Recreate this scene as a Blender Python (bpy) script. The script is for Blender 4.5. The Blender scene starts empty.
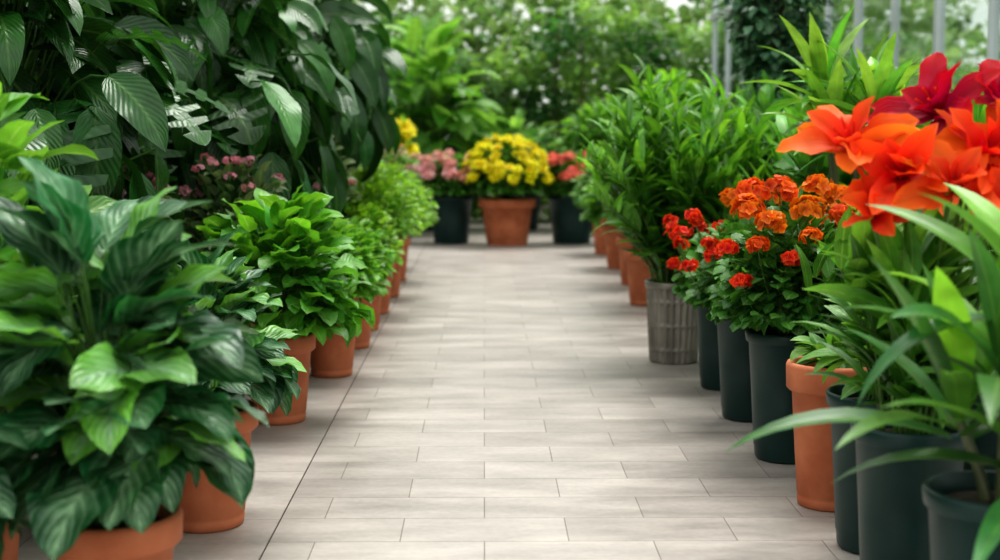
import bpy, math, numpy as np
from math import radians, pi
rng = np.random.default_rng(7)
scene = bpy.context.scene
col_root = scene.collection

# ------------------------------------------------------------------ materials
def nm(name):
    m = bpy.data.materials.new(name); m.use_nodes = True
    nt = m.node_tree; nt.nodes.clear()
    return m, nt, nt.nodes, nt.links

def mth(nt, op, a, b=None, c=None, clamp=False):
    n = nt.nodes.new('ShaderNodeMath'); n.operation = op; n.use_clamp = clamp
    for i, v in enumerate((a, b, c)):
        if v is None: continue
        if isinstance(v, (int, float)): n.inputs[i].default_value = v
        else: nt.links.new(v, n.inputs[i])
    return n.outputs[0]

def leaf_mat(name, mid=0.5, side=0.25, nveins=9, tint=(0.35, 0.55, 0.15), rough=0.38, transl=0.3, bump=0.25, slant=0.35, spec=0.5, fade=0.6, feather=0.0):
    m, nt, N, L = nm(name)
    out = N.new('ShaderNodeOutputMaterial')
    at = N.new('ShaderNodeAttribute'); at.attribute_name = 'Col'
    uv = N.new('ShaderNodeUVMap')
    sp = N.new('ShaderNodeSeparateXYZ'); L.new(uv.outputs[0], sp.inputs[0])
    a = mth(nt, 'ABSOLUTE', mth(nt, 'MULTIPLY_ADD', sp.outputs[0], 2.0, -1.0))
    midm = mth(nt, 'SUBTRACT', 1.0, mth(nt, 'DIVIDE', a, 0.13), clamp=True)
    ns = N.new('ShaderNodeTexNoise'); ns.inputs['Scale'].default_value = 18
    geo = N.new('ShaderNodeTexCoord'); L.new(geo.outputs['Object'], ns.inputs['Vector'])
    ph = mth(nt, 'MULTIPLY', mth(nt, 'SUBTRACT', sp.outputs[1], mth(nt, 'MULTIPLY', a, slant)), nveins * 2 * pi)
    ph = mth(nt, 'ADD', ph, mth(nt, 'MULTIPLY', ns.outputs[0], 2.5))
    sn = mth(nt, 'SINE', ph)
    sid = mth(nt, 'POWER', mth(nt, 'MULTIPLY_ADD', sn, 0.5, 0.5, clamp=True), 3.0)
    sid = mth(nt, 'MULTIPLY', sid, mth(nt, 'SUBTRACT', 1.0, mth(nt, 'MULTIPLY', a, fade)))
    msk = mth(nt, 'ADD', mth(nt, 'MULTIPLY', midm, mid), mth(nt, 'MULTIPLY', sid, side), clamp=True)
    if feather:   # pale centre patch of variegated leaves
        fz = mth(nt, 'SUBTRACT', mth(nt, 'MULTIPLY_ADD', ns.outputs[0], 1.1, 0.15), a, clamp=True)
        msk = mth(nt, 'ADD', msk, mth(nt, 'MULTIPLY', fz, feather), clamp=True)
    mx = N.new('ShaderNodeMixRGB'); L.new(msk, mx.inputs[0]); L.new(at.outputs[0], mx.inputs[1])
    mx.inputs[2].default_value = (*tint, 1)
    hs = N.new('ShaderNodeHueSaturation'); L.new(mx.outputs[0], hs.inputs['Color'])
    L.new(mth(nt, 'MULTIPLY_ADD', ns.outputs[0], 1.0, 0.5), hs.inputs['Value'])
    bp = N.new('ShaderNodeBump'); bp.inputs['Strength'].default_value = bump; bp.inputs['Distance'].default_value = 0.004
    L.new(mth(nt, 'ADD', mth(nt, 'MULTIPLY', sn, 0.5), mth(nt, 'MULTIPLY', midm, -1.0)), bp.inputs['Height'])
    pr = N.new('ShaderNodeBsdfPrincipled'); pr.inputs['Roughness'].default_value = rough
    pr.inputs['Specular IOR Level'].default_value = spec
    L.new(hs.outputs[0], pr.inputs['Base Color']); L.new(bp.outputs[0], pr.inputs['Normal'])
    tr = N.new('ShaderNodeBsdfTranslucent')
    h2 = N.new('ShaderNodeHueSaturation'); h2.inputs['Value'].default_value = 1.7; h2.inputs['Saturation'].default_value = 1.05
    h2.inputs['Hue'].default_value = 0.48
    L.new(hs.outputs[0], h2.inputs['Color']); L.new(h2.outputs[0], tr.inputs['Color'])
    ms = N.new('ShaderNodeMixShader'); ms.inputs[0].default_value = transl
    L.new(pr.outputs[0], ms.inputs[1]); L.new(tr.outputs[0], ms.inputs[2]); L.new(ms.outputs[0], out.inputs[0])
    return m

def petal_mat(name, transl=0.4):
    m, nt, N, L = nm(name)
    out = N.new('ShaderNodeOutputMaterial')
    at = N.new('ShaderNodeAttribute'); at.attribute_name = 'Col'
    uv = N.new('ShaderNodeUVMap'); sp = N.new('ShaderNodeSeparateXYZ'); L.new(uv.outputs[0], sp.inputs[0])
    hs = N.new('ShaderNodeHueSaturation'); L.new(at.outputs[0], hs.inputs['Color'])
    a = mth(nt, 'ABSOLUTE', mth(nt, 'MULTIPLY_ADD', sp.outputs[0], 2.0, -1.0))
    L.new(mth(nt, 'MULTIPLY_ADD', mth(nt, 'MULTIPLY', sp.outputs[1], mth(nt, 'MULTIPLY_ADD', a, .6, .4)), 0.6, 0.72), hs.inputs['Value'])
    L.new(mth(nt, 'MULTIPLY_ADD', sp.outputs[1], 0.026, 0.480), hs.inputs['Hue'])
    pr = N.new('ShaderNodeBsdfPrincipled'); pr.inputs['Roughness'].default_value = 0.5
    pr.inputs['Specular IOR Level'].default_value = .3
    L.new(hs.outputs[0], pr.inputs['Base Color'])
    wv = N.new('ShaderNodeTexNoise'); wv.inputs['Scale'].default_value = 1.0; wv.inputs['Detail'].default_value = 3
    mp = N.new('ShaderNodeMapping'); mp.inputs['Scale'].default_value = (14, 2, 1); L.new(uv.outputs[0], mp.inputs[0]); L.new(mp.outputs[0], wv.inputs['Vector'])
    bp = N.new('ShaderNodeBump'); bp.inputs['Strength'].default_value = .6; bp.inputs['Distance'].default_value = .005
    L.new(wv.outputs[0], bp.inputs['Height']); L.new(bp.outputs[0], pr.inputs['Normal'])
    tr = N.new('ShaderNodeBsdfTranslucent'); L.new(hs.outputs[0], tr.inputs['Color'])
    ms = N.new('ShaderNodeMixShader'); ms.inputs[0].default_value = transl
    L.new(pr.outputs[0], ms.inputs[1]); L.new(tr.outputs[0], ms.inputs[2]); L.new(ms.outputs[0], out.inputs[0])
    return m

def simple_mat(name, c1, c2, scale=8, rough=0.7, metallic=0.0, bump=0.1, stretch=(1, 1, 1), detail=5, spec=.5):
    m, nt, N, L = nm(name)
    out = N.new('ShaderNodeOutputMaterial'); pr = N.new('ShaderNodeBsdfPrincipled')
    tc = N.new('ShaderNodeTexCoord'); mp = N.new('ShaderNodeMapping'); mp.inputs['Scale'].default_value = stretch
    L.new(tc.outputs['Object'], mp.inputs[0])
    ns = N.new('ShaderNodeTexNoise'); ns.inputs['Scale'].default_value = scale; ns.inputs['Detail'].default_value = detail
    L.new(mp.outputs[0], ns.inputs['Vector'])
    cr = N.new('ShaderNodeValToRGB'); cr.color_ramp.elements[0].position = 0.3; cr.color_ramp.elements[1].position = 0.72
    cr.color_ramp.elements[0].color = (*c1, 1); cr.color_ramp.elements[1].color = (*c2, 1)
    L.new(ns.outputs[0], cr.inputs[0]); L.new(cr.outputs[0], pr.inputs['Base Color'])
    bp = N.new('ShaderNodeBump'); bp.inputs['Strength'].default_value = bump; bp.inputs['Distance'].default_value = 0.01
    L.new(ns.outputs[0], bp.inputs['Height']); L.new(bp.outputs[0], pr.inputs['Normal'])
    pr.inputs['Roughness'].default_value = rough; pr.inputs['Metallic'].default_value = metallic
    pr.inputs['Specular IOR Level'].default_value = spec
    L.new(pr.outputs[0], out.inputs[0])
    return m

def tile_mat(name, bw, rh, offset=0.5, loc=(0, 0, 0)):
    m, nt, N, L = nm(name)
    out = N.new('ShaderNodeOutputMaterial'); pr = N.new('ShaderNodeBsdfPrincipled')
    tc = N.new('ShaderNodeTexCoord'); mp = N.new('ShaderNodeMapping'); mp.inputs['Location'].default_value = loc
    L.new(tc.outputs['Object'], mp.inputs[0])
    br = N.new('ShaderNodeTexBrick'); br.offset = offset; br.inputs['Scale'].default_value = 1
    br.inputs['Brick Width'].default_value = bw; br.inputs['Row Height'].default_value = rh
    br.inputs['Mortar Size'].default_value = 0.0028; br.inputs['Mortar Smooth'].default_value = 0.6
    br.inputs['Color1'].default_value = (0.400, 0.366, 0.330, 1); br.inputs['Color2'].default_value = (0.315, 0.286, 0.256, 1)
    br.inputs['Mortar'].default_value = (0.20, 0.175, 0.152, 1)
    L.new(mp.outputs[0], br.inputs['Vector'])
    n1 = N.new('ShaderNodeTexNoise'); n1.inputs['Scale'].default_value = 1.8; n1.inputs['Detail'].default_value = 9; n1.inputs['Roughness'].default_value = .62
    m2 = N.new('ShaderNodeMapping'); m2.inputs['Scale'].default_value = (1, 3.0, 1); L.new(tc.outputs['Object'], m2.inputs[0])
    L.new(m2.outputs[0], n1.inputs['Vector'])
    n2 = N.new('ShaderNodeTexNoise'); n2.inputs['Scale'].default_value = 40; n2.inputs['Detail'].default_value = 4
    L.new(tc.outputs['Object'], n2.inputs['Vector'])
    hs = N.new('ShaderNodeHueSaturation'); L.new(br.outputs[0], hs.inputs['Color'])
    v = mth(nt, 'ADD', mth(nt, 'MULTIPLY_ADD', n1.outputs[0], 1.35, 0.20), mth(nt, 'MULTIPLY', n2.outputs[0], 0.30))
    L.new(v, hs.inputs['Value']); L.new(hs.outputs[0], pr.inputs['Base Color'])
    L.new(mth(nt, 'MULTIPLY_ADD', n1.outputs[0], 0.4, 0.22), pr.inputs['Roughness'])
    bp = N.new('ShaderNodeBump'); bp.inputs['Strength'].default_value = 0.3; bp.inputs['Distance'].default_value = 0.003
    L.new(mth(nt, 'SUBTRACT', mth(nt, 'MULTIPLY', n2.outputs[0], 0.25), br.outputs['Fac']), bp.inputs['Height'])
    L.new(bp.outputs[0], pr.inputs['Normal']); L.new(pr.outputs[0], out.inputs[0])
    return m

M = {}
M['leaf'] = leaf_mat('leaf_green', 0.45, 0.12, 8)
M['gloss'] = leaf_mat('leaf_glossy_dark', 0.45, 0.10, 11, tint=(0.14, 0.28, 0.07), rough=0.26, transl=0.15, bump=0.3)
M['calathea'] = leaf_mat('leaf_variegated', 0.5, 0.42, 6, tint=(0.25, 0.43, 0.24), rough=0.33, transl=0.18, bump=0.5, slant=0.5, fade=.7, feather=.55)
M['strap'] = leaf_mat('leaf_strap', 0.30, 0.0, 1, tint=(0.30, 0.48, 0.12), rough=0.33, transl=0.3, bump=0.05)
M['far'] = leaf_mat('leaf_soft', 0.25, 0.0, 6, transl=0.42, rough=0.5, bump=0.0)
M['petal'] = petal_mat('flower_petal')
M['terracotta'] = simple_mat('terracotta', (0.40, 0.105, 0.04), (0.60, 0.205, 0.095), 7, 0.75, bump=0.15)
M['plastic'] = simple_mat('green_plastic', (0.006, 0.028, 0.025), (0.012, 0.046, 0.041), 5, 0.38, bump=0.03, spec=.35)
M['metal'] = simple_mat('weathered_metal', (0.15, 0.135, 0.115), (0.42, 0.39, 0.34), 9, 0.5, 0.3, 0.15, (1, 1, 0.3))
M['soil'] = simple_mat('potting_soil', (0.012, 0.008, 0.005), (0.06, 0.038, 0.022), 60, 0.95, bump=0.9)
M['stem'] = leaf_mat('green_stem', 0, 0, 1, transl=0.05, bump=0)
M['bark'] = simple_mat('bark', (0.05, 0.035, 0.02), (0.16, 0.11, 0.07), 20, 0.9, bump=0.5, stretch=(1, 1, 0.2))
M['frame'] = simple_mat('white_painted_aluminium', (0.50, 0.54, 0.55), (0.62, 0.66, 0.67), 4, 0.4, bump=0.02)
M['concrete'] = simple_mat('concrete', (0.22, 0.21, 0.19), (0.36, 0.34, 0.31), 6, 0.85, bump=0.2)
M['earth'] = simple_mat('dark_earth', (0.02, 0.018, 0.010), (0.05, 0.055, 0.02), 3, 0.95, bump=0.4)
M['tile'] = tile_mat('paving_tile', 0.50, 0.25)
M['tile_edge'] = tile_mat('paving_tile_edge', 0.36, 0.62, 0.0, (0.635, 0.1, 0))

def glass_mat():
    m, nt, N, L = nm('greenhouse_glass')
    out = N.new('ShaderNodeOutputMaterial'); t = N.new('ShaderNodeBsdfTransparent'); t.inputs[0].default_value = (0.92, 0.96, 0.96, 1)
    g = N.new('ShaderNodeBsdfGlossy'); g.inputs['Roughness'].default_value = 0.08
    ms = N.new('ShaderNodeMixShader'); ms.inputs[0].default_value = 0.2
    L.new(t.outputs[0], ms.inputs[1]); L.new(g.outputs[0], ms.inputs[2]); L.new(ms.outputs[0], out.inputs[0])
    return m
M['glass'] = glass_mat()

# ------------------------------------------------------------------ geometry builder
def A(x, n): return np.broadcast_to(np.asarray(x, float), (n,)).copy()
def U(a, b, n): return rng.uniform(a, b, n)

class Geo:
    def __init__(s): s.P=[]; s.F=[]; s.UV=[]; s.C=[]; s.MI=[]; s.n=0; s.mats=[]
    def mi(s, k):
        if k not in s.mats: s.mats.append(k)
        return s.mats.index(k)
    def grid(s, P, u, v, col, mat, closed=False):
        N, a, b = P.shape[:3]
        idx = np.arange(N*a*b).reshape(N, a, b) + s.n
        if closed: idx = np.concatenate([idx, idx[:, :, :1]], 2)
        q = np.stack([idx[:, :-1, :-1], idx[:, :-1, 1:], idx[:, 1:, 1:], idx[:, 1:, :-1]], -1).reshape(-1, 4)
        uv = np.zeros((N, a, b, 2)); uv[..., 0] = u[None, None, :]; uv[..., 1] = v[None, :, None]
        c = np.ones((N, a, b, 4)); c[..., :3] = np.asarray(col).reshape(-1, 1, 1, 3)
        s.P.append(P.reshape(-1, 3)); s.F.append(q); s.UV.append(uv.reshape(-1, 2)); s.C.append(c.reshape(-1, 4))
        s.MI.append(np.full(len(q), s.mi(mat))); s.n += N*a*b
    def obj(s, name, parent=None, loc=None, smooth=True):
        P = np.concatenate(s.P); F = np.concatenate(s.F); UV = np.concatenate(s.UV); C = np.concatenate(s.C); MI = np.concatenate(s.MI)
        me = bpy.data.meshes.new(name)
        me.vertices.add(len(P)); me.vertices.foreach_set('co', P.ravel().astype(np.float32))
        me.loops.add(F.size); me.loops.foreach_set('vertex_index', F.ravel().astype(np.int32))
        me.polygons.add(len(F)); me.polygons.foreach_set('loop_start', (np.arange(len(F))*4).astype(np.int32))
        me.update(calc_edges=True)
        ul = me.uv_layers.new(name='UVMap'); ul.data.foreach_set('uv', UV[F.ravel()].ravel().astype(np.float32))
        ca = me.color_attributes.new('Col', 'FLOAT_COLOR', 'POINT'); ca.data.foreach_set('color', C.ravel().astype(np.float32))
        for k in s.mats: me.materials.append(M[k])
        me.polygons.foreach_set('material_index', MI.astype(np.int32))
        me.polygons.foreach_set('use_smooth', np.full(len(F), smooth))
        me.update()
        o = bpy.data.objects.new(name, me); col_root.objects.link(o)
        if parent: o.parent = parent
        if loc: o.location = loc
        return o
    # ---- leaves
    def leaves(s, base, az, el, L, W, droop, kind, col, mat, roll=0.0, fold=0.22, ns=6, wave=0.0, rot=None, hw=2, plin=1.2):
        base = np.asarray(base, float).reshape(-1, 3); n = len(base)
        az, el, L, W, droop, roll = [A(x, n) for x in (az, el, L, W, droop, roll)]
        t = np.linspace(0, 1, ns+1)
        e = el[:, None] - droop[:, None]*t[None]**plin
        ca, sa = np.cos(az)[:, None], np.sin(az)[:, None]
        T = np.stack([np.cos(e)*ca, np.cos(e)*sa, np.sin(e)], -1)
        mid = (T[:, 1:]+T[:, :-1])/2
        pos = np.zeros((n, ns+1, 3)); pos[:, 1:] = np.cumsum(mid, 1)*(L/ns)[:, None, None]
        S0 = np.stack([-sa+0*e, ca+0*e, 0*e], -1); N0 = np.cross(T, S0)
        cr, sr = np.cos(roll)[:, None, None], np.sin(roll)[:, None, None]
        S = S0*cr + N0*sr; Nn = np.cross(T, S)
        w = prof(kind, t)[None]*W[:, None]
        c = np.linspace(-1, 1, 2*hw+1)
        off = fold*np.abs(c)[None, None]*w[..., None]
        if wave:
            phs = rng.uniform(0, 6.28, n)
            off = off + wave*W[:, None, None]*np.sin(t[None, :, None]*14+phs[:, None, None]+np.sign(c)[None, None]*1.3)*(np.abs(c)**1.5)[None, None]*np.minimum(1, w/W[:, None]*1.2)[..., None]
        P = pos[:, :, None] + S[:, :, None]*(w[..., None]*c)[..., None] + Nn[:, :, None]*off[..., None]
        if rot is not None: P = np.einsum('nij,nabj->nabi', rot, P)
        P = P + base[:, None, None]
        s.grid(P, (c+1)/2, t, np.broadcast_to(col, (n, 3)), mat)
    # ---- tubes
    def tubes(s, p0, p1, ctrl, r0, r1, col, mat='stem', seg=5, sides=5):
        p0 = np.asarray(p0, float).reshape(-1, 3); n = len(p0); p1 = np.asarray(p1).reshape(-1, 3); ctrl = np.asarray(ctrl).reshape(-1, 3)
        t = np.linspace(0, 1, seg+1)[None, :, None]
        c = (1-t)**2*p0[:, None]+2*t*(1-t)*ctrl[:, None]+t*t*p1[:, None]
        d = np.gradient(c, axis=1); d /= np.linalg.norm(d, axis=-1, keepdims=True)+1e-9
        ref = np.where(np.abs(d[..., 2:3]) > 0.8, np.array([1., 0, 0]), np.array([0, 0, 1.]))
        x = np.cross(d, ref); x /= np.linalg.norm(x, axis=-1, keepdims=True)+1e-9; y = np.cross(d, x)
        a = np.arange(sides)/sides*2*pi
        r = (np.asarray(r0)*(1-t[..., 0])+np.asarray(r1)*t[..., 0])
        r = np.broadcast_to(r, (n, seg+1))
        P = c[:, :, None]+r[:, :, None, None]*(x[:, :, None]*np.cos(a)[:, None]+y[:, :, None]*np.sin(a)[:, None])
        s.grid(P, np.full(sides, 0.25), np.linspace(0, 1, seg+1), np.broadcast_to(col, (n, 3)), mat, closed=True)
    def lathe(s, prof_rz, mat, seg=40, rib=None, col=(1, 1, 1)):
        pr = np.asarray(prof_rz, float); a = np.arange(seg)/seg*2*pi
        P = np.zeros((1, len(pr), seg, 3)); P[0, :, :, 0] = pr[:, :1]*np.cos(a); P[0, :, :, 1] = pr[:, :1]*np.sin(a); P[0, :, :, 2] = pr[:, 1:2]
        s.grid(P, a/(2*pi), np.linspace(0, 1, len(pr)), np.array([col]), mat, closed=True)
    def box(s, x0, x1, y0, y1, z0, z1, mat):
        v = np.array([[x, y, z] for z in (z0, z1) for y in (y0, y1) for x in (x0, x1)], float)
        for f in ((0, 2, 3, 1), (4, 5, 7, 6), (0, 1, 5, 4), (2, 6, 7, 3), (0, 4, 6, 2), (1, 3, 7, 5)):
            p = v[list(f)]; s.grid(np.array([[[p[0], p[1]], [p[3], p[2]]]]), np.array([0, 1.]), np.array([0, 1.]), np.array([[1, 1, 1]]), mat)

def prof(kind, t):
    tt = np.linspace(0, 1, 101)
    if kind == 'ovate': f = lambda x: x**0.5*(1-x)**0.8
    elif kind == 'heart': f = lambda x: (x+0.02)**0.32*(1-x)**0.75
    elif kind == 'lance': f = lambda x: (x+0.01)**0.6*(1-x)**0.9
    elif kind == 'obov': f = lambda x: (x+0.01)**0.9*(1-x)**0.5
    elif kind == 'round': f = lambda x: (x+0.005)**0.5*(1-x)**0.45
    elif kind == 'strap': f = lambda x: (0.45+0.55*np.minimum(1, x*2.5))*(1-x**3)**1.0
    elif kind == 'petal': f = lambda x: (x+0.02)**0.8*(1-x)**0.55
    elif kind == 'tepal': f = lambda x: (x+0.02)**0.75*(1-x)**0.75
    elif kind == 'split':
        g = lambda x: (x+0.01)**0.4*(1-x)**0.6
        f = lambda x: g(x)*np.where((x > .15) & (x < .9), 0.66+0.34*np.sign(np.sin(x*2*pi*6.0)), 1)
    return np.clip(f(t)/np.max(f(tt)), 0.01, 1)

def vary(base, n, dv=0.25, dh=0.12, tip=None, tf=None):
    b = np.asarray(base, float)
    c = b[None]*np.exp(rng.normal(0, dv, (n, 1)))*np.exp(rng.normal(0, dh, (n, 3))*np.array([1.2, .4, .8]))
    if tip is not None:
        k = (rng.random(n) < 0.3 if tf is None else tf)
        k = np.asarray(k, float)[:, None]; c = c*(1-k)+np.asarray(tip)[None]*k*np.exp(rng.normal(0, dv*.6, (n, 1)))
    return np.clip(c, 0, 1)

def frames(nrm):
    z = nrm/np.linalg.norm(nrm, axis=1, keepdims=True)
    r = np.where(np.abs(z[:, :1]) > .9, np.array([[0, 1., 0]]), np.array([[1., 0, 0]]))
    y = np.cross(z, r); y /= np.linalg.norm(y, axis=1, keepdims=True); x = np.cross(y, z)
    return np.stack([x, y, z], -1)

# ---- foliage types (local coords, origin = pot base centre)
def dome(g, z0, R, H, n, L, W, kind, col, mat, tip=None, droop=(0.5, 1.1), th=110, cx=0, cy=0, stems=None, inner=0.45, k=0.95, ns=6, wave=0.0, fold=0.22, elo=0.2, crown=0.04, pet=0.003, hw=2, petcol=(0.09, 0.2, 0.04), zc=0.25, rollr=0.35, tipsel=0.0):
    az = U(0, 2*pi, n); ct = U(math.cos(radians(th)), 1, n); tht = np.arccos(ct)
    rf = inner+(1-inner)*rng.random(n)**0.7
    zcen = z0+H*zc
    p = np.stack([cx+R*np.sin(tht)*rf*np.cos(az), cy+R*np.sin(tht)*rf*np.sin(az), zcen+np.where(ct > 0, H*(1-zc), H*zc*1.3)*ct*rf], -1)
    az2 = az+rng.normal(0, .45, n); el = radians(80)-tht*k+rng.normal(0, .25, n)+elo-0.2
    LL = U(L[0], L[1], n); WW = LL*U(W*.85, W*1.15, n)
    tf = None
    if tip is not None: tf = np.clip((rf-0.55)*2.0*(0.5+ct*.5)*1.3*rng.random(n)**0.5, 0, 1)
    if tipsel: tf = (rng.random(n) < tipsel*np.clip(.25+ct, 0, 1))*U(.5, 1, n)
    c = vary(col, n, tip=tip, tf=tf)
    base = p - 0.35*LL[:, None]*np.stack([np.cos(el)*np.cos(az2), np.cos(el)*np.sin(az2), np.sin(el)], -1)
    g.leaves(base, az2, el, LL, WW, U(droop[0], droop[1], n), kind, c, mat, roll=rng.normal(0, rollr, n), ns=ns, wave=wave, fold=fold, hw=hw)
    ms = n if stems is None else min(stems, n)
    if ms:
        b = base[:ms]; a0 = U(0, 6.28, ms); r0 = crown*np.sqrt(rng.random(ms))
        p0 = np.stack([cx*.3+r0*np.cos(a0), cy*.3+r0*np.sin(a0), np.full(ms, z0-0.02)], -1)
        ct_ = np.stack([p0[:, 0]*.5+b[:, 0]*.5, p0[:, 1]*.5+b[:, 1]*.5, p0[:, 2]*.25+b[:, 2]*.75+R*.12], -1)
        g.tubes(p0, b, ct_, pet, pet*.7, vary(petcol, ms, .15, .05))
    return p

def cane(g, z0, nst, H, lean, nl, L, W, kind, col, mat, tip=None, droop=(0.5, 1.2), crown=0.07, hr=(0.6, 1.0), tmin=0.15, el0=50, ns=6, fold=0.25, stemcol=(0.08, 0.18, 0.03)):
    az = U(0, 2*pi, nst); ln = lean*np.sqrt(rng.random(nst))*1.0; h = U(hr[0], hr[1], nst)*H
    r0 = crown*rng.random(nst)
    p0 = np.stack([r0*np.cos(az), r0*np.sin(az), np.full(nst, z0-.02)], -1)
    hz = h*(1-0.25*(ln/max(lean, 1e-6))**2)
    p1 = np.stack([(r0+ln)*np.cos(az), (r0+ln)*np.sin(az), z0+hz], -1)
    cc = np.stack([(r0+ln*.25)*np.cos(az), (r0+ln*.25)*np.sin(az), z0+hz*.65], -1)
    g.tubes(p0, p1, cc, 0.006, 0.003, vary(stemcol, nst, .15, .05), seg=7)
    t = np.tile(np.linspace(tmin, 1, nl), (nst, 1))+rng.normal(0, .015, (nst, nl)); t = np.clip(t, 0, 1)[..., None]
    b = ((1-t)**2*p0[:, None]+2*t*(1-t)*cc[:, None]+t*t*p1[:, None]).reshape(-1, 3)
    sgn = np.tile(np.arange(nl) % 2*2-1, (nst, 1))
    la = (U(0, 6.28, nst)[:, None]+sgn*1.4+np.arange(nl)[None]*0.25+rng.normal(0, .3, (nst, nl))).ravel()
    n = nst*nl; tt = t.ravel()
    el = radians(el0)+tt**3*0.5+rng.normal(0, .2, n)
    LL = U(L[0], L[1], n)*(0.75+.35*np.sin(tt*pi)); WW = LL*U(W*.85, W*1.15, n)
    tf = None if tip is None else np.clip(tt**2*rng.random(n)*1.4, 0, 1)
    g.leaves(b, la, el, LL, WW, U(droop[0], droop[1], n), kind, vary(col, n, tip=tip, tf=tf), mat, roll=rng.normal(0, .3, n), ns=ns, fold=fold)
    return p1

def rosette(g, c0, n, L, W, kind, col, mat, el=(20, 85), droop=(0.8, 1.9), tip=None, zr=0.1, ns=9, fold=0.3, plin=1.3, cr=0.02):
    az = np.arange(n)*2.399+rng.normal(0, .2, n)+rng.random()*6; f = np.arange(n)/n
    e = radians(el[0])+(radians(el[1])-radians(el[0]))*f+rng.normal(0, .12, n)
    b = np.stack([c0[0]+cr*np.cos(az), c0[1]+cr*np.sin(az), c0[2]+zr*f], -1)
    LL = U(L[0], L[1], n)*(1-.25*f); WW = A(W, n)*U(.8, 1.2, n)
    tf = None if tip is None else np.clip(f*.8*rng.random(n)*1.5, 0, 1)
    g.leaves(b, az, e, LL, WW, U(droop[0], droop[1], n)*(1-.5*f), kind, vary(col, n, tip=tip, tf=tf), mat, ns=ns, fold=fold, roll=rng.normal(0, .2, n), plin=plin)

def petals(g, c, nrm, npet, L, W, el, droop, cols, kind='petal', ns=4, jit=.15, off=0.0, roll=0.1, fold=.15, wave=0.0):
    K = len(c); R = frames(nrm)
    az = (np.arange(npet)[None]/npet*2*pi+U(0, 6.28, K)[:, None]+rng.normal(0, jit, (K, npet))).ravel()
    base = np.repeat(c, npet, 0); rot = np.repeat(R, npet, 0); n = K*npet
    LL = np.repeat(A(L, K), npet)*U(.85, 1.15, n); WW = np.repeat(A(W, K), npet)
    g.leaves(base, az, el+rng.normal(0, jit, n), LL, WW, A(droop, n)*U(.6, 1.3, n), kind, np.clip(np.repeat(cols, npet, 0)*np.exp(rng.normal(0, .14, (n, 1))), 0, 1), 'petal', ns=ns, rot=rot, hw=1 if ns < 5 else 2, roll=rng.normal(0, roll, n), fold=fold, wave=wave)

def umbels(g, C, rh, nf, fl, col, dv=.2):
    C = np.asarray(C, float); K = len(C)
    az = U(0, 6.28, K*nf); ct = U(-.35, 1, K*nf); st = np.sqrt(1-ct**2)
    d = np.stack([st*np.cos(az), st*np.sin(az), ct], -1)
    c = np.repeat(C, nf, 0)+d*np.repeat(A(rh, K), nf)[:, None]*U(.75, 1.05, K*nf)[:, None]*np.array([1, 1, .75])
    cols = np.repeat(vary(col, K, .10, .10), nf, 0)*np.exp(rng.normal(0, dv, (K*nf, 1)))
    petals(g, c, d+rng.normal(0, .2, d.shape), 5, fl, fl*.45, 0.35, .3, np.clip(cols, 0, 1), ns=3)
    g.tubes(np.repeat(C, nf, 0)-[0, 0, .02], c, np.repeat(C, nf, 0), .0012, .001, vary((.1, .22, .05), K*nf, .1, .05), seg=2, sides=3)

def mums(g, C, nrm, r, col, dv=.08):
    C = np.asarray(C, float); K = len(C); cols = vary(col, K, dv, .03)
    for el, f, npet in ((0.1, 1, 12), (0.45, .85, 10), (0.85, .6, 8), (1.3, .35, 5)):
        petals(g, C, nrm, npet, r*f, r*.24, el, .4, cols, ns=3, fold=.05)

# ---- pots
def pot_geo(kind, r, h):
    g = Geo()
    if kind == 'terracotta':
        rb = r*.70; e = 0.006; hz = h*.80
        ri = r*.92
        def rr(z): return rb+(ri-rb)*z/h
        p = [(0.001, 0.0), (rb-e, 0), (rb, e), (rr(.03), .03), (rr(.03)-.004, .034), (rr(.04), .042), (rr(hz*.5), hz*.5), (rr(hz), hz), (r-.008, hz+.002), (r, hz+.010), (r+.002, h-.012), (r-.003, h-.002), (r-.010, h), (r-.020, h-.004), (r-.024, h-.04)]
        g.lathe(p, 'terracotta', 48); zi = h-.04; rs = r-.023
    elif kind == 'plastic':
        rb = r*.74; ri = r*.95
        def rr(z): return rb+(ri-rb)*z/h
        p = [(0.001, 0), (rb-.01, 0), (rb-.004, .004), (rb, .012), (rr(.05), .05), (rr(.05)+.002, .054), (rr(h*.5), h*.5), (rr(h-.045), h-.045), (r-.003, h-.042), (r, h-.038), (r+.003, h-.010), (r, h-.001), (r-.006, h), (r-.010, h-.004), (r-.014, h-.045)]
        g.lathe(p, 'plastic', 48); zi = h-.045; rs = r-.013
    elif kind == 'metal':
        rb = r*.84; p = [(0.001, 0), (rb-.006, 0), (rb, .005)]
        nz = 60
        for i in range(nz+1):
            z = .01+(h-.05)*i/nz; base = rb+(r-rb)*z/h
            ring = .006*max(0, math.cos((i/nz-.5)*2*pi*3.0))**8
            p.append((base+ring, z))
        p += [(r+.006, h-.035), (r+.012, h-.02), (r+.012, h-.004), (r+.004, h), (r-.008, h-.005), (r-.012, h-.045)]
        g.lathe(p, 'metal', 192)
        P = g.P[-1]; nr = len(p); P = P.reshape(nr, 192, 3); a = np.arange(192)/192*2*pi
        sn = np.sin(a*24); k = 1+.042*np.sign(sn)*np.abs(sn)**.5
        band = np.clip(1-1.2*np.array([max(0, math.cos((i/nz-.5)*2*pi*3.0))**8 for i in range(nz+1)]), 0, 1)
        P[3:nz+4, :, :2] *= (1+(k[None, :]-1)*band[:, None])[..., None]
        g.P[-1] = P.reshape(-1, 3)
        zi = h-.045; rs = r-.011
    sp = [(rs, zi), (rs*.9, zi+.006), (rs*.6, zi+.012), (rs*.3, zi+.015), (.001, zi+.016)]
    g.lathe(sp, 'soil', 32)
    return g

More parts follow.
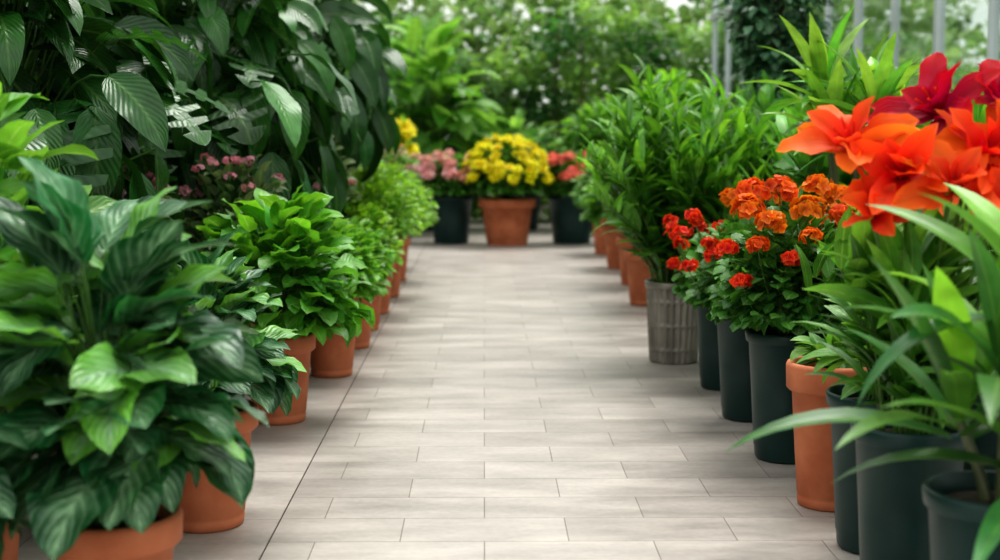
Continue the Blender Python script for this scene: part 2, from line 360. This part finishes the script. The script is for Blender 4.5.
def potted(name, x, y, kind, r, h, fn, rot=None, flowers=None):
    e = bpy.data.objects.new(name, None); e.empty_display_size = .2
    e.location = (x, y, 0); col_root.objects.link(e)
    pot_geo(kind, r, h).obj('pot', e)
    g = Geo(); res = fn(g, h-.035)
    g.obj('foliage', e)
    if flowers:
        f = Geo(); flowers(f, h-.035, res); f.obj('flowers', e)
    return e

DK = (0.014, 0.062, 0.013); MD = (0.036, 0.165, 0.018); BR = (0.09, 0.30, 0.025); YG = (0.24, 0.46, 0.04)
LT = (0.18, 0.43, 0.05); CAL = (0.018, 0.100, 0.030)

# =================================================================== LEFT ROW
def f_cal(R, H, n, L=(.15, .23), zc=.22, th=108, tip=(0.17, .46, .05), ts=.45):
    return lambda g, z: dome(g, z, R, H, n, L, .37, 'heart', CAL, 'calathea', tip=tip, droop=(.35, .95), th=th, inner=.5, ns=9, wave=.14, elo=.14, zc=zc, tipsel=ts)
potted('potted_calathea', -0.82, 3.0, 'terracotta', .150, .37, f_cal(.27, .71, 140, (.16, .25), zc=.30, th=106, ts=.55))
potted('potted_calathea', -0.86, 4.2, 'terracotta', .165, .37, f_cal(.25, .50, 110, (.14, .21), zc=.28, th=104, ts=.3))
potted('potted_leafy_shrub', -1.33, 3.5, 'terracotta', .16, .40, lambda g, z: dome(g, z, .42, 1.0, 240, (.15, .24), .27, 'ovate', MD, 'leaf', tip=(.20, .48, .06), th=115, wave=.08))
potted('potted_calathea', -1.25, 4.3, 'terracotta', .16, .40, f_cal(.34, .66, 120))
potted('potted_calathea', -1.30, 2.7, 'terracotta', .16, .40, f_cal(.30, .50, 100))
potted('potted_basil_shrub', -0.86, 5.75, 'terracotta', .155, .37, lambda g, z: dome(g, z, .35, .61, 400, (.11, .18), .33, 'ovate', (0.045, .21, .02), 'leaf', tip=(0.14, .42, .035), th=104, wave=.16, droop=(.4, 1.2), zc=.22))
def f_small(R, H, n, c, tip, L=(.05, .085), W=.32, st=60, th=106, zc=.25): return lambda g, z: dome(g, z, R, H, n, L, W, 'ovate', c, 'leaf', tip=tip, th=th, stems=st, inner=.35, ns=4, hw=1, zc=zc)
potted('potted_mint', -0.76, 6.85, 'terracotta', .145, .33, f_small(.27, .46, 800, BR, LT, L=(.06, .10), th=97, zc=.30))
potted('potted_mint', -0.74, 7.75, 'terracotta', .135, .33, f_small(.24, .42, 700, BR, LT, th=96, zc=.32))
potted('potted_mint', -0.74, 8.45, 'terracotta', .135, .34, f_small(.24, .46, 700, (.12, .34, .03), YG, th=96, zc=.34))
potted('potted_duranta', -0.74, 9.25, 'terracotta', .145, .37, f_small(.33, .64, 1400, (0.16, .38, .03), YG, (.045, .075), .27, th=98, zc=.36))
potted('potted_duranta', -0.73, 10.2, 'terracotta', .145, .37, f_small(.35, .66, 1400, (0.17, .39, .03), YG, (.045, .075), .27, th=98, zc=.36))
potted('potted_duranta', -0.74, 11.3, 'terracotta', .14, .36, f_small(.36, .60, 1200, BR, YG, (.045, .08), .27, th=100, zc=.34))
def fl_pink(n, R, rh=.024, col=(.92, .38, .42), zt=.5):
    def f(g, z, p):
        q = p[(p[:, 2] > z+zt)]; q = q[rng.choice(len(q), min(n, len(q)), False)]+[0, 0, .045]
        umbels(g, q, rh, 9, .015, col)
    return f
for (x, y, H, R) in ((-1.17, 6.55, .82, .32), (-1.12, 7.6, .92, .34), (-1.02, 8.4, .92, .30), (-1.35, 9.4, .9, .34), (-1.42, 5.6, .72, .28)):
    potted('potted_pink_begonia', x, y, 'terracotta', .15, .34, lambda g, z, H=H, R=R: dome(g, z, R, H, 420, (.07, .11), .33, 'ovate', (0.05, .12, .035), 'leaf', tip=(.14, .20, .08), th=112, stems=80, ns=4), flowers=fl_pink(26, .3, zt=.55, rh=.027))
potted('potted_pink_begonia', -0.90, 12.4, 'terracotta', .17, .38, lambda g, z: dome(g, z, .38, .84, 420, (.08, .12), .33, 'ovate', (0.06, .17, .04), 'leaf', tip=LT, th=112, stems=80, ns=4), flowers=fl_pink(60, .3, .05, (.94, .52, .48), zt=.38))
potted('potted_yellow_lily', -0.90, 13.6, 'plastic', .18, .42, lambda g, z: cane(g, z, 20, 1.04, .22, 14, (.16, .24), .13, 'lance', MD, 'leaf', tip=LT),
       flowers=lambda g, z, p: mums(g, p+[0, 0, .02], np.tile([0., -.5, 1], (len(p), 1))+rng.normal(0, .3, (len(p), 3)), .11, (.98, .85, .02)))

def f_phil(R, H, n, L=(.28, .46), split=True, col=DK, tip=(.035, .16, .02), feature=None):
    def f(g, z):
        dome(g, z, R, H, n, L, .19, 'lance', col, 'gloss', tip=tip, droop=(.6, 1.5), th=105, inner=.45, ns=8, k=1.3, elo=-.1, stems=n, pet=.006, crown=.12, zc=.35, wave=.05, rollr=.6)
        if split: dome(g, z, R*.95, H*1.0, n//14, (L[0]*1.2, L[1]*1.15), .34, 'split', col, 'gloss', tip=tip, droop=(.6, 1.2), th=95, inner=.8, ns=48, k=1.1, pet=.006, crown=.1, zc=.35, fold=.04)
        if feature:
            for (x, y, zz, a, L_, c) in feature:
                g.leaves([[x, y, zz]], a, -.45, L_, L_*.20, .65, 'lance', [c], 'gloss', ns=12, wave=.08, roll=rng.normal(0, .5), fold=.25)
                g.tubes([[0, 0, z]], [[x, y, zz]], [[x*.5, y*.5, zz+.1]], .006, .005, (.05, .13, .03), seg=8)
    return f
F1 = (.05, .20, .03); F2 = (.022, .10, .018)
potted('potted_philodendron', -1.65, 7.4, 'plastic', .28, .50, f_phil(.88, 2.0, 380, feature=[(.62, -.80, 1.44, -1.0, .46, F1), (.30, -.90, 1.62, -1.8, .42, F2), (.05, -.95, 1.30, -2.0, .42, F2), (.80, -.55, 1.58, -.6, .42, F2), (-.2, -.95, 1.5, -1.3, .42, F2)]))
potted('potted_philodendron', -1.95, 5.5, 'plastic', .28, .50, f_phil(.75, 1.75, 340, feature=[(.35, -.70, 1.25, -1.2, .42, F2), (.60, -.45, 1.40, -.6, .40, F2)]))
potted('potted_philodendron', -2.85, 6.4, 'plastic', .28, .50, f_phil(.80, 2.2, 330))
potted('potted_philodendron', -1.50, 9.2, 'plastic', .28, .50, f_phil(.92, 2.2, 360, split=False))
potted('potted_philodendron', -2.75, 8.6, 'plastic', .28, .50, f_phil(.85, 2.5, 340))
potted('potted_philodendron', -2.0, 11.4, 'plastic', .28, .50, f_phil(.9, 2.3, 340, split=False))
potted('potted_philodendron', -2.3, 3.9, 'plastic', .25, .45, f_phil(.65, 1.5, 240))

# =================================================================== RIGHT ROW
def f_drac(g, z):
    for (cx, cy, cz) in ((0, 0, .26), (.08, .05, .40), (-.07, .06, .16), (.05, -.08, .10)):
        g.tubes([[cx*.3, cy*.3, z-.02]], [[cx, cy, z+cz]], [[cx*.5, cy*.5, z+cz*.5]], .014, .010, (.12, .14, .06), seg=6, sides=8)
        rosette(g, (cx, cy, z+cz-.04), 14, (.36, .54), .038, 'strap', (0.035, .14, .035), 'strap', tip=(.24, .56, .06), el=(12, 84), droop=(.5, 1.5))
potted('potted_dracaena', 1.07, 2.80, 'plastic', .155, .47, f_drac)

def f_lily(g, z):
    return cane(g, z, 14, .50, .16, 11, (.22, .30), .11, 'lance', MD, 'leaf', tip=LT, hr=(.6, 1.0), el0=55)
def lily_flowers(centres):
    def f(g, z, p):
        for i, (x, y, zz, r, c) in enumerate(centres):
            C = np.array([[x, y, zz]])
            nv = np.array([[x*.8-.2+rng.normal(0, .35), y-.55-.4*(i % 2), .75]])
            g.tubes([[x*.2, y*.2, z-.02]], C-nv*.02, [[x*.6, y*.6, zz-.12]], .006, .006, (.1, .22, .04), seg=8)
            cc = np.array([c])
            petals(g, C, nv, 3, r*1.05, r*.20, .30, .35, cc, kind='tepal', ns=9, fold=.35, wave=.18, jit=.2, roll=.4)
            petals(g, C, nv, 4, r, r*.25, .70, .6, cc*np.array([[1, .75, 1]]), kind='tepal', ns=9, fold=.35, wave=.22, jit=.25, roll=.4)
            petals(g, C, nv, 3, r*.8, r*.19, 1.15, .4, cc*np.array([[.85, .45, 1]]), kind='tepal', ns=8, fold=.4, wave=.15)
            for k in range(4):
                a = k/4*6.28; d = np.array([[.3*math.cos(a), .3*math.sin(a), 1]])@frames(nv)[0].T
                g.tubes(C, C+d*r*.5, C+d*r*.3, .002, .003, (.75, .05, .02), 'petal', seg=3)
    return f
OR = (1.0, .23, .018); RD = (.60, .006, .025); RO = (1.0, .12, .012)
potted('potted_red_canna', 1.08, 3.45, 'plastic', .145, .47, f_lily,
       flowers=lily_flowers([(-.17, -.02, 1.16, .175, OR), (-.07, -.10, 1.09, .15, RO), (.08, .08, 1.24, .18, RD), (.20, -.02, 1.16, .18, OR), (.04, -.14, 1.06, .165, OR), (-.14, -.12, 1.00, .12, RO), (.24, .12, 1.26, .17, RD), (.12, -.08, 1.14, .16, RO), (.27, -.10, 1.06, .15, OR), (.16, -.16, 1.01, .13, RO)]))
potted('potted_red_canna', 1.50, 3.90, 'plastic', .155, .47, f_lily,
       flowers=lily_flowers([(-.02, -.02, 1.16, .17, RO), (.12, .05, 1.24, .17, OR), (-.18, .0, 1.05, .14, OR), (.1, -.1, 1.1, .16, RO)]))
potted('potted_peace_lily', 1.14, 3.93, 'plastic', .15, .46, lambda g, z: dome(g, z, .14, .28, 50, (.14, .22), .2, 'lance', MD, 'leaf', tip=LT, th=92))
potted('potted_seedling', 1.12, 4.40, 'terracotta', .145, .47, lambda g, z: dome(g, z, .12, .13, 55, (.06, .11), .27, 'lance', MD, 'leaf', tip=LT, th=85))

def fl_list(heads, nf=18):
    def f(g, z, p):
        for (x, y, zz, rh, fl, c) in heads:
            g.tubes([[x*.4, y*.4, z+.1]], [[x, y, zz-.01]], [[x*.8, y*.8, zz-.15]], .0025, .002, (.1, .22, .04), seg=4)
            umbels(g, [[x, y, zz]], rh, nf, fl, c)
    return f
def fl_ger(n, col, rh=.035, fl=.022, zt=.12, nf=16):
    def f(g, z, p):
        q = p[(p[:, 2] > z+zt)]
        r = np.hypot(q[:, 0], q[:, 1]); rr = r/r.max()+ (q[:, 2]-z)/(q[:, 2]-z).max()
        q = q[np.argsort(-rr)[:max(n*4, 10)]]; q = q[rng.choice(len(q), min(n, len(q)), False)]
        q = q*np.array([1.06, 1.06, 1])+[0, 0, .035]
        umbels(g, q, rh, nf, fl, col)
    return f
def f_ger(R, H, n=900): return lambda g, z: dome(g, z, R, H, n, (.035, .07), .45, 'round', (.035, .15, .022), 'leaf', tip=(.09, .30, .04), th=108, stems=90, inner=.35, ns=4, hw=1)
GO = (1.0, .25, .012); GR = (1.0, .075, .012); GM = (1.0, .15, .012)
def heads_rand(n, R, z0, z1, c, rh, fl, amin=pi*.85, amax=pi*1.9):
    a = U(amin, amax, n); zz = U(z0, z1, n); r = R*U(.8, 1.08, n)
    return [(r[i]*math.cos(a[i]), r[i]*math.sin(a[i]), zz[i], rh*rng.uniform(.8, 1.2), fl, c) for i in range(n)]
potted('potted_orange_geranium', 1.12, 5.05, 'plastic', .155, .48, f_ger(.28, .48, 1300),
       flowers=fl_list([(-.17, -.06, .93, .055, .032, GO), (-.10, -.16, .885, .05, .03, GO), (-.05, -.03, .99, .062, .032, GM), (.03, -.13, .93, .052, .03, GO), (.11, .03, 1.0, .055, .03, GO), (-.13, .08, .985, .05, .03, GM), (.17, -.08, .90, .045, .028, GM), (-.05, -.24, .76, .026, .024, GR), (-.25, -.12, .79, .03, .024, GR), (-.21, -.19, .68, .024, .024, GR), (.2, .1, .96, .05, .03, GO), (.08, -.25, .72, .022, .022, GR), (-.16, -.2, .81, .03, .024, GM), (.02, -.22, .84, .028, .024, GO)], 20))
potted('potted_red_geranium', 1.12, 5.78, 'plastic', .15, .46, f_ger(.26, .44, 1000), flowers=fl_list(heads_rand(12, .29, .62, .88, GR, .030, .025)+[(.05, -.05, .93, .05, .03, GO), (.15, .1, .96, .05, .03, GO), (-.08, .02, .93, .045, .03, GO)], 10))
potted('potted_red_geranium', 1.13, 6.48, 'plastic', .14, .44, f_ger(.24, .36, 900), flowers=fl_list(heads_rand(12, .26, .58, .80, GR, .030, .025), 9))
potted('potted_orange_geranium', 1.50, 5.4, 'plastic', .15, .47, f_ger(.28, .60), flowers=fl_ger(22, GO, .055, .030))
potted('potted_ginger_plant', 1.00, 7.25, 'metal', .145, .43, lambda g, z: cane(g, z, 78, 1.10, .44, 15, (.18, .28), .105, 'lance', (.045, .18, .016), 'leaf', tip=(.15, .41, .035), hr=(.45, 1), el0=48, crown=.10))
potted('potted_ginger_plant', 1.14, 9.7, 'terracotta', .16, .39, lambda g, z: cane(g, z, 44, .95, .36, 13, (.16, .26), .12, 'lance', (.06, .23, .02), 'leaf', tip=LT, crown=.1))
potted('potted_ginger_plant', 1.20, 11.0, 'terracotta', .15, .38, lambda g, z: cane(g, z, 40, .80, .38, 13, (.16, .26), .12, 'lance', (.06, .23, .02), 'leaf', tip=LT, crown=.1))
potted('potted_leafy_shrub', 1.22, 12.3, 'terracotta', .17, .40, lambda g, z: dome(g, z, .34, .55, 400, (.1, .16), .27, 'ovate', MD, 'leaf', tip=LT, stems=80))
potted('potted_leafy_shrub', 1.25, 13.8, 'terracotta', .20, .48, lambda g, z: dome(g, z, .34, .55, 400, (.1, .16), .27, 'ovate', MD, 'leaf', tip=LT, stems=80))
for (x, y, H, k) in ((1.75, 6.6, .95, 0), (1.65, 7.6, 1.05, 1), (1.9, 8.7, 1.15, 0), (1.75, 10.3, 1.1, 1), (1.8, 11.9, 1.1, 0), (2.0, 13.4, 1.15, 1), (1.6, 4.75, .58, 1)):
    potted('potted_ginger_plant', x, y, 'plastic', .17, .45, lambda g, z, H=H, k=k: cane(g, z, 40, H, .42, 13, (.2, .32), .12 if k else .18, 'lance', (.03, .14, .015) if k else (.05, .20, .025), 'leaf', tip=(.11, .35, .04), crown=.1, hr=(.45, 1)))
def f_tall(g, z, up=.26):
    for i in range(5):
        a = i*1.26; cx, cy, cz = .15*math.cos(a), .15*math.sin(a), .50+up+.1*(i % 3)
        g.tubes([[cx*.3, cy*.3, z-.02]], [[cx, cy, z+cz]], [[cx*.5, cy*.5, z+cz*.5]], .014, .010, (.12, .14, .06), seg=6, sides=8)
        rosette(g, (cx, cy, z+cz-.05), 16, (.34, .50), .036, 'strap', (.08, .27, .03), 'strap', tip=(.36, .60, .08), el=(15, 85), droop=(.4, 1.2))
potted('potted_dracaena', 1.60, 6.0, 'plastic', .17, .45, f_tall)
potted('potted_dracaena', 2.0, 5.2, 'plastic', .17, .45, lambda g, z: f_tall(g, z, .0))
potted('potted_dracaena', 2.1, 7.5, 'plastic', .17, .45, lambda g, z: f_tall(g, z, .0))
potted('potted_red_canna', 1.82, 4.3, 'plastic', .155, .47, f_lily, flowers=lily_flowers([(-.05, -.02, 1.12, .16, OR), (.12, .05, 1.18, .16, RO)]))

def ivy():
    e = bpy.data.objects.new('climbing_ivy', None); e.location = (2.0, 9.6, 0); col_root.objects.link(e)
    g = Geo(); g.lathe([(.001, 0), (.05, 0), (.05, 2.7), (.001, 2.72)], 'bark', 12); g.obj('post', e)
    g = Geo(); n = 4200
    z = U(.2, 2.9, n); a = U(0, 6.28, n); rr = (.10+.30*np.clip((z-1.3)/1.1, 0, 1)*(1+.3*np.sin(a*3+z*5)))*np.sqrt(rng.random(n))+.05
    b = np.stack([rr*np.cos(a), rr*np.sin(a), z], -1)
    g.leaves(b, a+rng.normal(0, .5, n), U(-.9, .2, n), U(.06, .10, n), U(.025, .04, n), U(.2, .8, n), 'heart', vary((.05, .14, .07), n, tip=(.15, .29, .18)), 'leaf', ns=4, hw=1)
    g.obj('foliage', e)
ivy()

# =================================================================== FAR END
def mumfl(n, col, r=.045):
    def f(g, z, p):
        q = p[p[:, 2] > z+.22]; d = q-np.array([0, 0, z+.1]); key = np.linalg.norm(d*[1, 1, .8], axis=1)
        o = np.argsort(-key)[:n]; q, d = q[o], d[o]; d /= np.linalg.norm(d, axis=1, keepdims=True)
        mums(g, q+d*.06, d+[0, 0, .5], r, col)
    return f
f_bush = lambda R, H: (lambda g, z: dome(g, z, R, H, 1000, (.07, .12), .3, 'ovate', MD, 'leaf', tip=(.1, .3, .04), th=106, stems=80, inner=.4, ns=4, hw=1))
potted('potted_pink_geranium', -0.36, 15.2, 'plastic', .25, .52, f_bush(.38, .48), flowers=fl_ger(40, (.95, .46, .42), .062, .036))
potted('potted_yellow_chrysanthemum', 0.25, 15.0, 'terracotta', .31, .50, f_bush(.46, .66), flowers=mumfl(190, (1.0, .88, .02), .062))
potted('potted_red_geranium', 0.96, 15.2, 'plastic', .27, .52, f_bush(.38, .48), flowers=fl_ger(38, (1.0, .24, .16), .062, .036))
potted('potted_pink_geranium', -1.05, 15.4, 'plastic', .25, .52, f_bush(.40, .62), flowers=fl_ger(36, (.95, .46, .42), .06, .036))
def f_dief(R, H, n, L=(.4, .65), col=(.07, .23, .03)): return lambda g, z: dome(g, z, R, H, n, L, .2, 'ovate', col, 'far', tip=(.22, .45, .08), droop=(.6, 1.4), th=100, inner=.45, ns=7, pet=.01, crown=.1, zc=.3)
potted('potted_dieffenbachia', -0.75, 17.2, 'plastic', .3, .55, f_dief(.85, 2.1, 170))
potted('potted_dieffenbachia', -2.3, 16.2, 'plastic', .3, .55, f_dief(.8, 2.3, 200, col=(.04, .15, .025)))
potted('potted_dieffenbachia', 0.45, 17.4, 'plastic', .3, .55, f_dief(.7, .9, 170, (.25, .4), (.03, .12, .025)))
potted('potted_leafy_shrub', 1.5, 17.0, 'plastic', .3, .55, lambda g, z: dome(g, z, .65, 1.1, 1500, (.1, .18), .27, 'ovate', (.04, .16, .025), 'far', tip=LT, stems=80, ns=4, hw=1))
potted('potted_leafy_shrub', 2.05, 15.4, 'plastic', .3, .55, lambda g, z: dome(g, z, .6, 1.4, 1500, (.1, .18), .27, 'ovate', (.04, .16, .025), 'far', tip=LT, stems=80, ns=4, hw=1))

def hedge(name, x0, x1, y0, y1, H, n, L, col, tip, W=.28, z0=.0, hmin=.8):
    g = Geo()
    x = U(x0, x1, n); y = U(y0, y1, n)
    lump = .5+.5*np.sin(x*1.7+y*.9)*np.sin(x*.63+1.3)
    top = H*(hmin+(1-hmin)*lump); z = z0+(top-z0)*rng.random(n)**.85
    a = rng.normal(-pi/2, 1.3, n)
    LL = U(L[0], L[1], n)
    shade = np.clip(np.sin(x*3.1+z*2.7+1)*np.sin(z*3.9-x*1.9)*.8+.5, 0, 1)
    c = vary(col, n, .3, .12, tip, np.clip(shade*(.4+.8*rng.random(n)), 0, 1))
    g.leaves(np.stack([x, y, z], -1), a, U(-.6, .9, n), LL, LL*W, U(.3, 1.1, n), 'ovate', c, 'far', roll=rng.normal(0, .5, n), ns=4, hw=1)
    ns_ = 60; xs = U(x0, x1, ns_); ys = U(y0, y1, ns_)
    p0 = np.stack([xs, ys, np.zeros(ns_)], -1); p1 = p0+np.stack([rng.normal(0, .05, ns_), rng.normal(0, .2, ns_), np.full(ns_, H*.85)], -1)
    g.tubes(p0, p1, (p0+p1)/2+rng.normal(0, .05, (ns_, 3)), .025, .006, (.09, .06, .035), 'bark', seg=6)
    g.obj(name)
hedge('background_shrubbery', -5.2, 5.2, 18.8, 20.3, 3.1, 15000, (.10, .22), (.028, .115, .022), (.19, .36, .075), hmin=.72)
hedge('background_trees', -9, 9, 25, 28, 5.4, 13000, (.2, .4), (.10, .23, .055), (.42, .58, .24), hmin=.7)
hedge('outdoor_hedge', 5.5, 8.5, 4, 24, 2.9, 9500, (.15, .3), (.07, .18, .045), (.36, .52, .20), hmin=.55)
hedge('left_shrubbery', -4.15, -3.95, 3.5, 18.0, 3.2, 9000, (.12, .24), (.02, .08, .015), (.06, .2, .03))

# =================================================================== ROOM
def flat(name, x0, x1, y0, y1, z, mat, thick=.06):
    g = Geo(); g.box(x0, x1, y0, y1, z-thick, z, mat); return g.obj(name, smooth=False)
g = Geo(); g.box(-.634, 3.2, -1.5, 18.4, -.06, 0, 'tile'); g.box(-4.4, -.639, -1.5, 18.4, -.06, 0, 'tile_edge'); g.box(-.64, -.632, -1.5, 18.4, -.06, -.003, 'soil')
g.obj('floor', smooth=False)
flat('ground', -40, 40, -20, 60, -.07, 'earth')
def glasswall(name, x, y0, y1, step, H):
    e = bpy.data.objects.new(name, None); col_root.objects.link(e)
    g = Geo(); g.box(x-.08, x+.08, y0, y1, 0, .45, 'concrete'); g.obj('base', e, smooth=False)
    g = Geo(); y = y0; i = 0
    while y <= y1+.01:
        w = .030 if i % 2 == 0 else .016
        g.box(x-.03, x+.03, y-w, y+w, .45, H, 'frame'); y += step; i += 1
    for z in (.45, 2.65, H-.06): g.box(x-.03, x+.03, y0, y1, z, z+.05, 'frame')
    g.obj('mullions', e, smooth=False)
    g = Geo(); g.box(x-.004, x+.004, y0, y1, .5, H-.05, 'glass'); g.obj('glass', e, smooth=False)
glasswall('wall_right', 2.95, -.71, 18.3, .98, 3.6)
glasswall('wall_left', -4.5, -.71, 18.3, .98, 3.6)

# =================================================================== LIGHT
w = bpy.data.worlds.new('World'); scene.world = w; w.use_nodes = True
nt = w.node_tree; bg = nt.nodes['Background']
tc = nt.nodes.new('ShaderNodeTexCoord'); sx = nt.nodes.new('ShaderNodeSeparateXYZ'); nt.links.new(tc.outputs['Generated'], sx.inputs[0])
cr = nt.nodes.new('ShaderNodeValToRGB'); nt.links.new(sx.outputs[2], cr.inputs[0])
cr.color_ramp.elements[0].position = 0; cr.color_ramp.elements[0].color = (.82, .88, .80, 1)
cr.color_ramp.elements[1].position = .6; cr.color_ramp.elements[1].color = (1, 1, 1, 1)
nt.links.new(cr.outputs[0], bg.inputs[0]); bg.inputs[1].default_value = 1.2
sd = bpy.data.lights.new('sun', 'SUN'); sd.energy = 3.1; sd.angle = radians(35); sd.color = (1, .98, .94)
so = bpy.data.objects.new('sun', sd); so.rotation_euler = (radians(-20), radians(10), 0); so.location = (0, 6, 8); col_root.objects.link(so)

# =================================================================== CAMERA
cd = bpy.data.cameras.new('camera'); cd.lens = 50; cd.sensor_width = 36
cam = bpy.data.objects.new('camera', cd); cam.location = (0, 0, 1.2)
cam.rotation_euler = (radians(90-6.04), 0, radians(-.66)); col_root.objects.link(cam)
cd.dof.use_dof = True; cd.dof.focus_distance = 4.6; cd.dof.aperture_fstop = 2.1
cd.clip_end = 200
scene.camera = cam
scene.view_settings.view_transform = 'Standard'
try: scene.view_settings.look = 'Medium High Contrast'
except Exception as ex: print(ex)
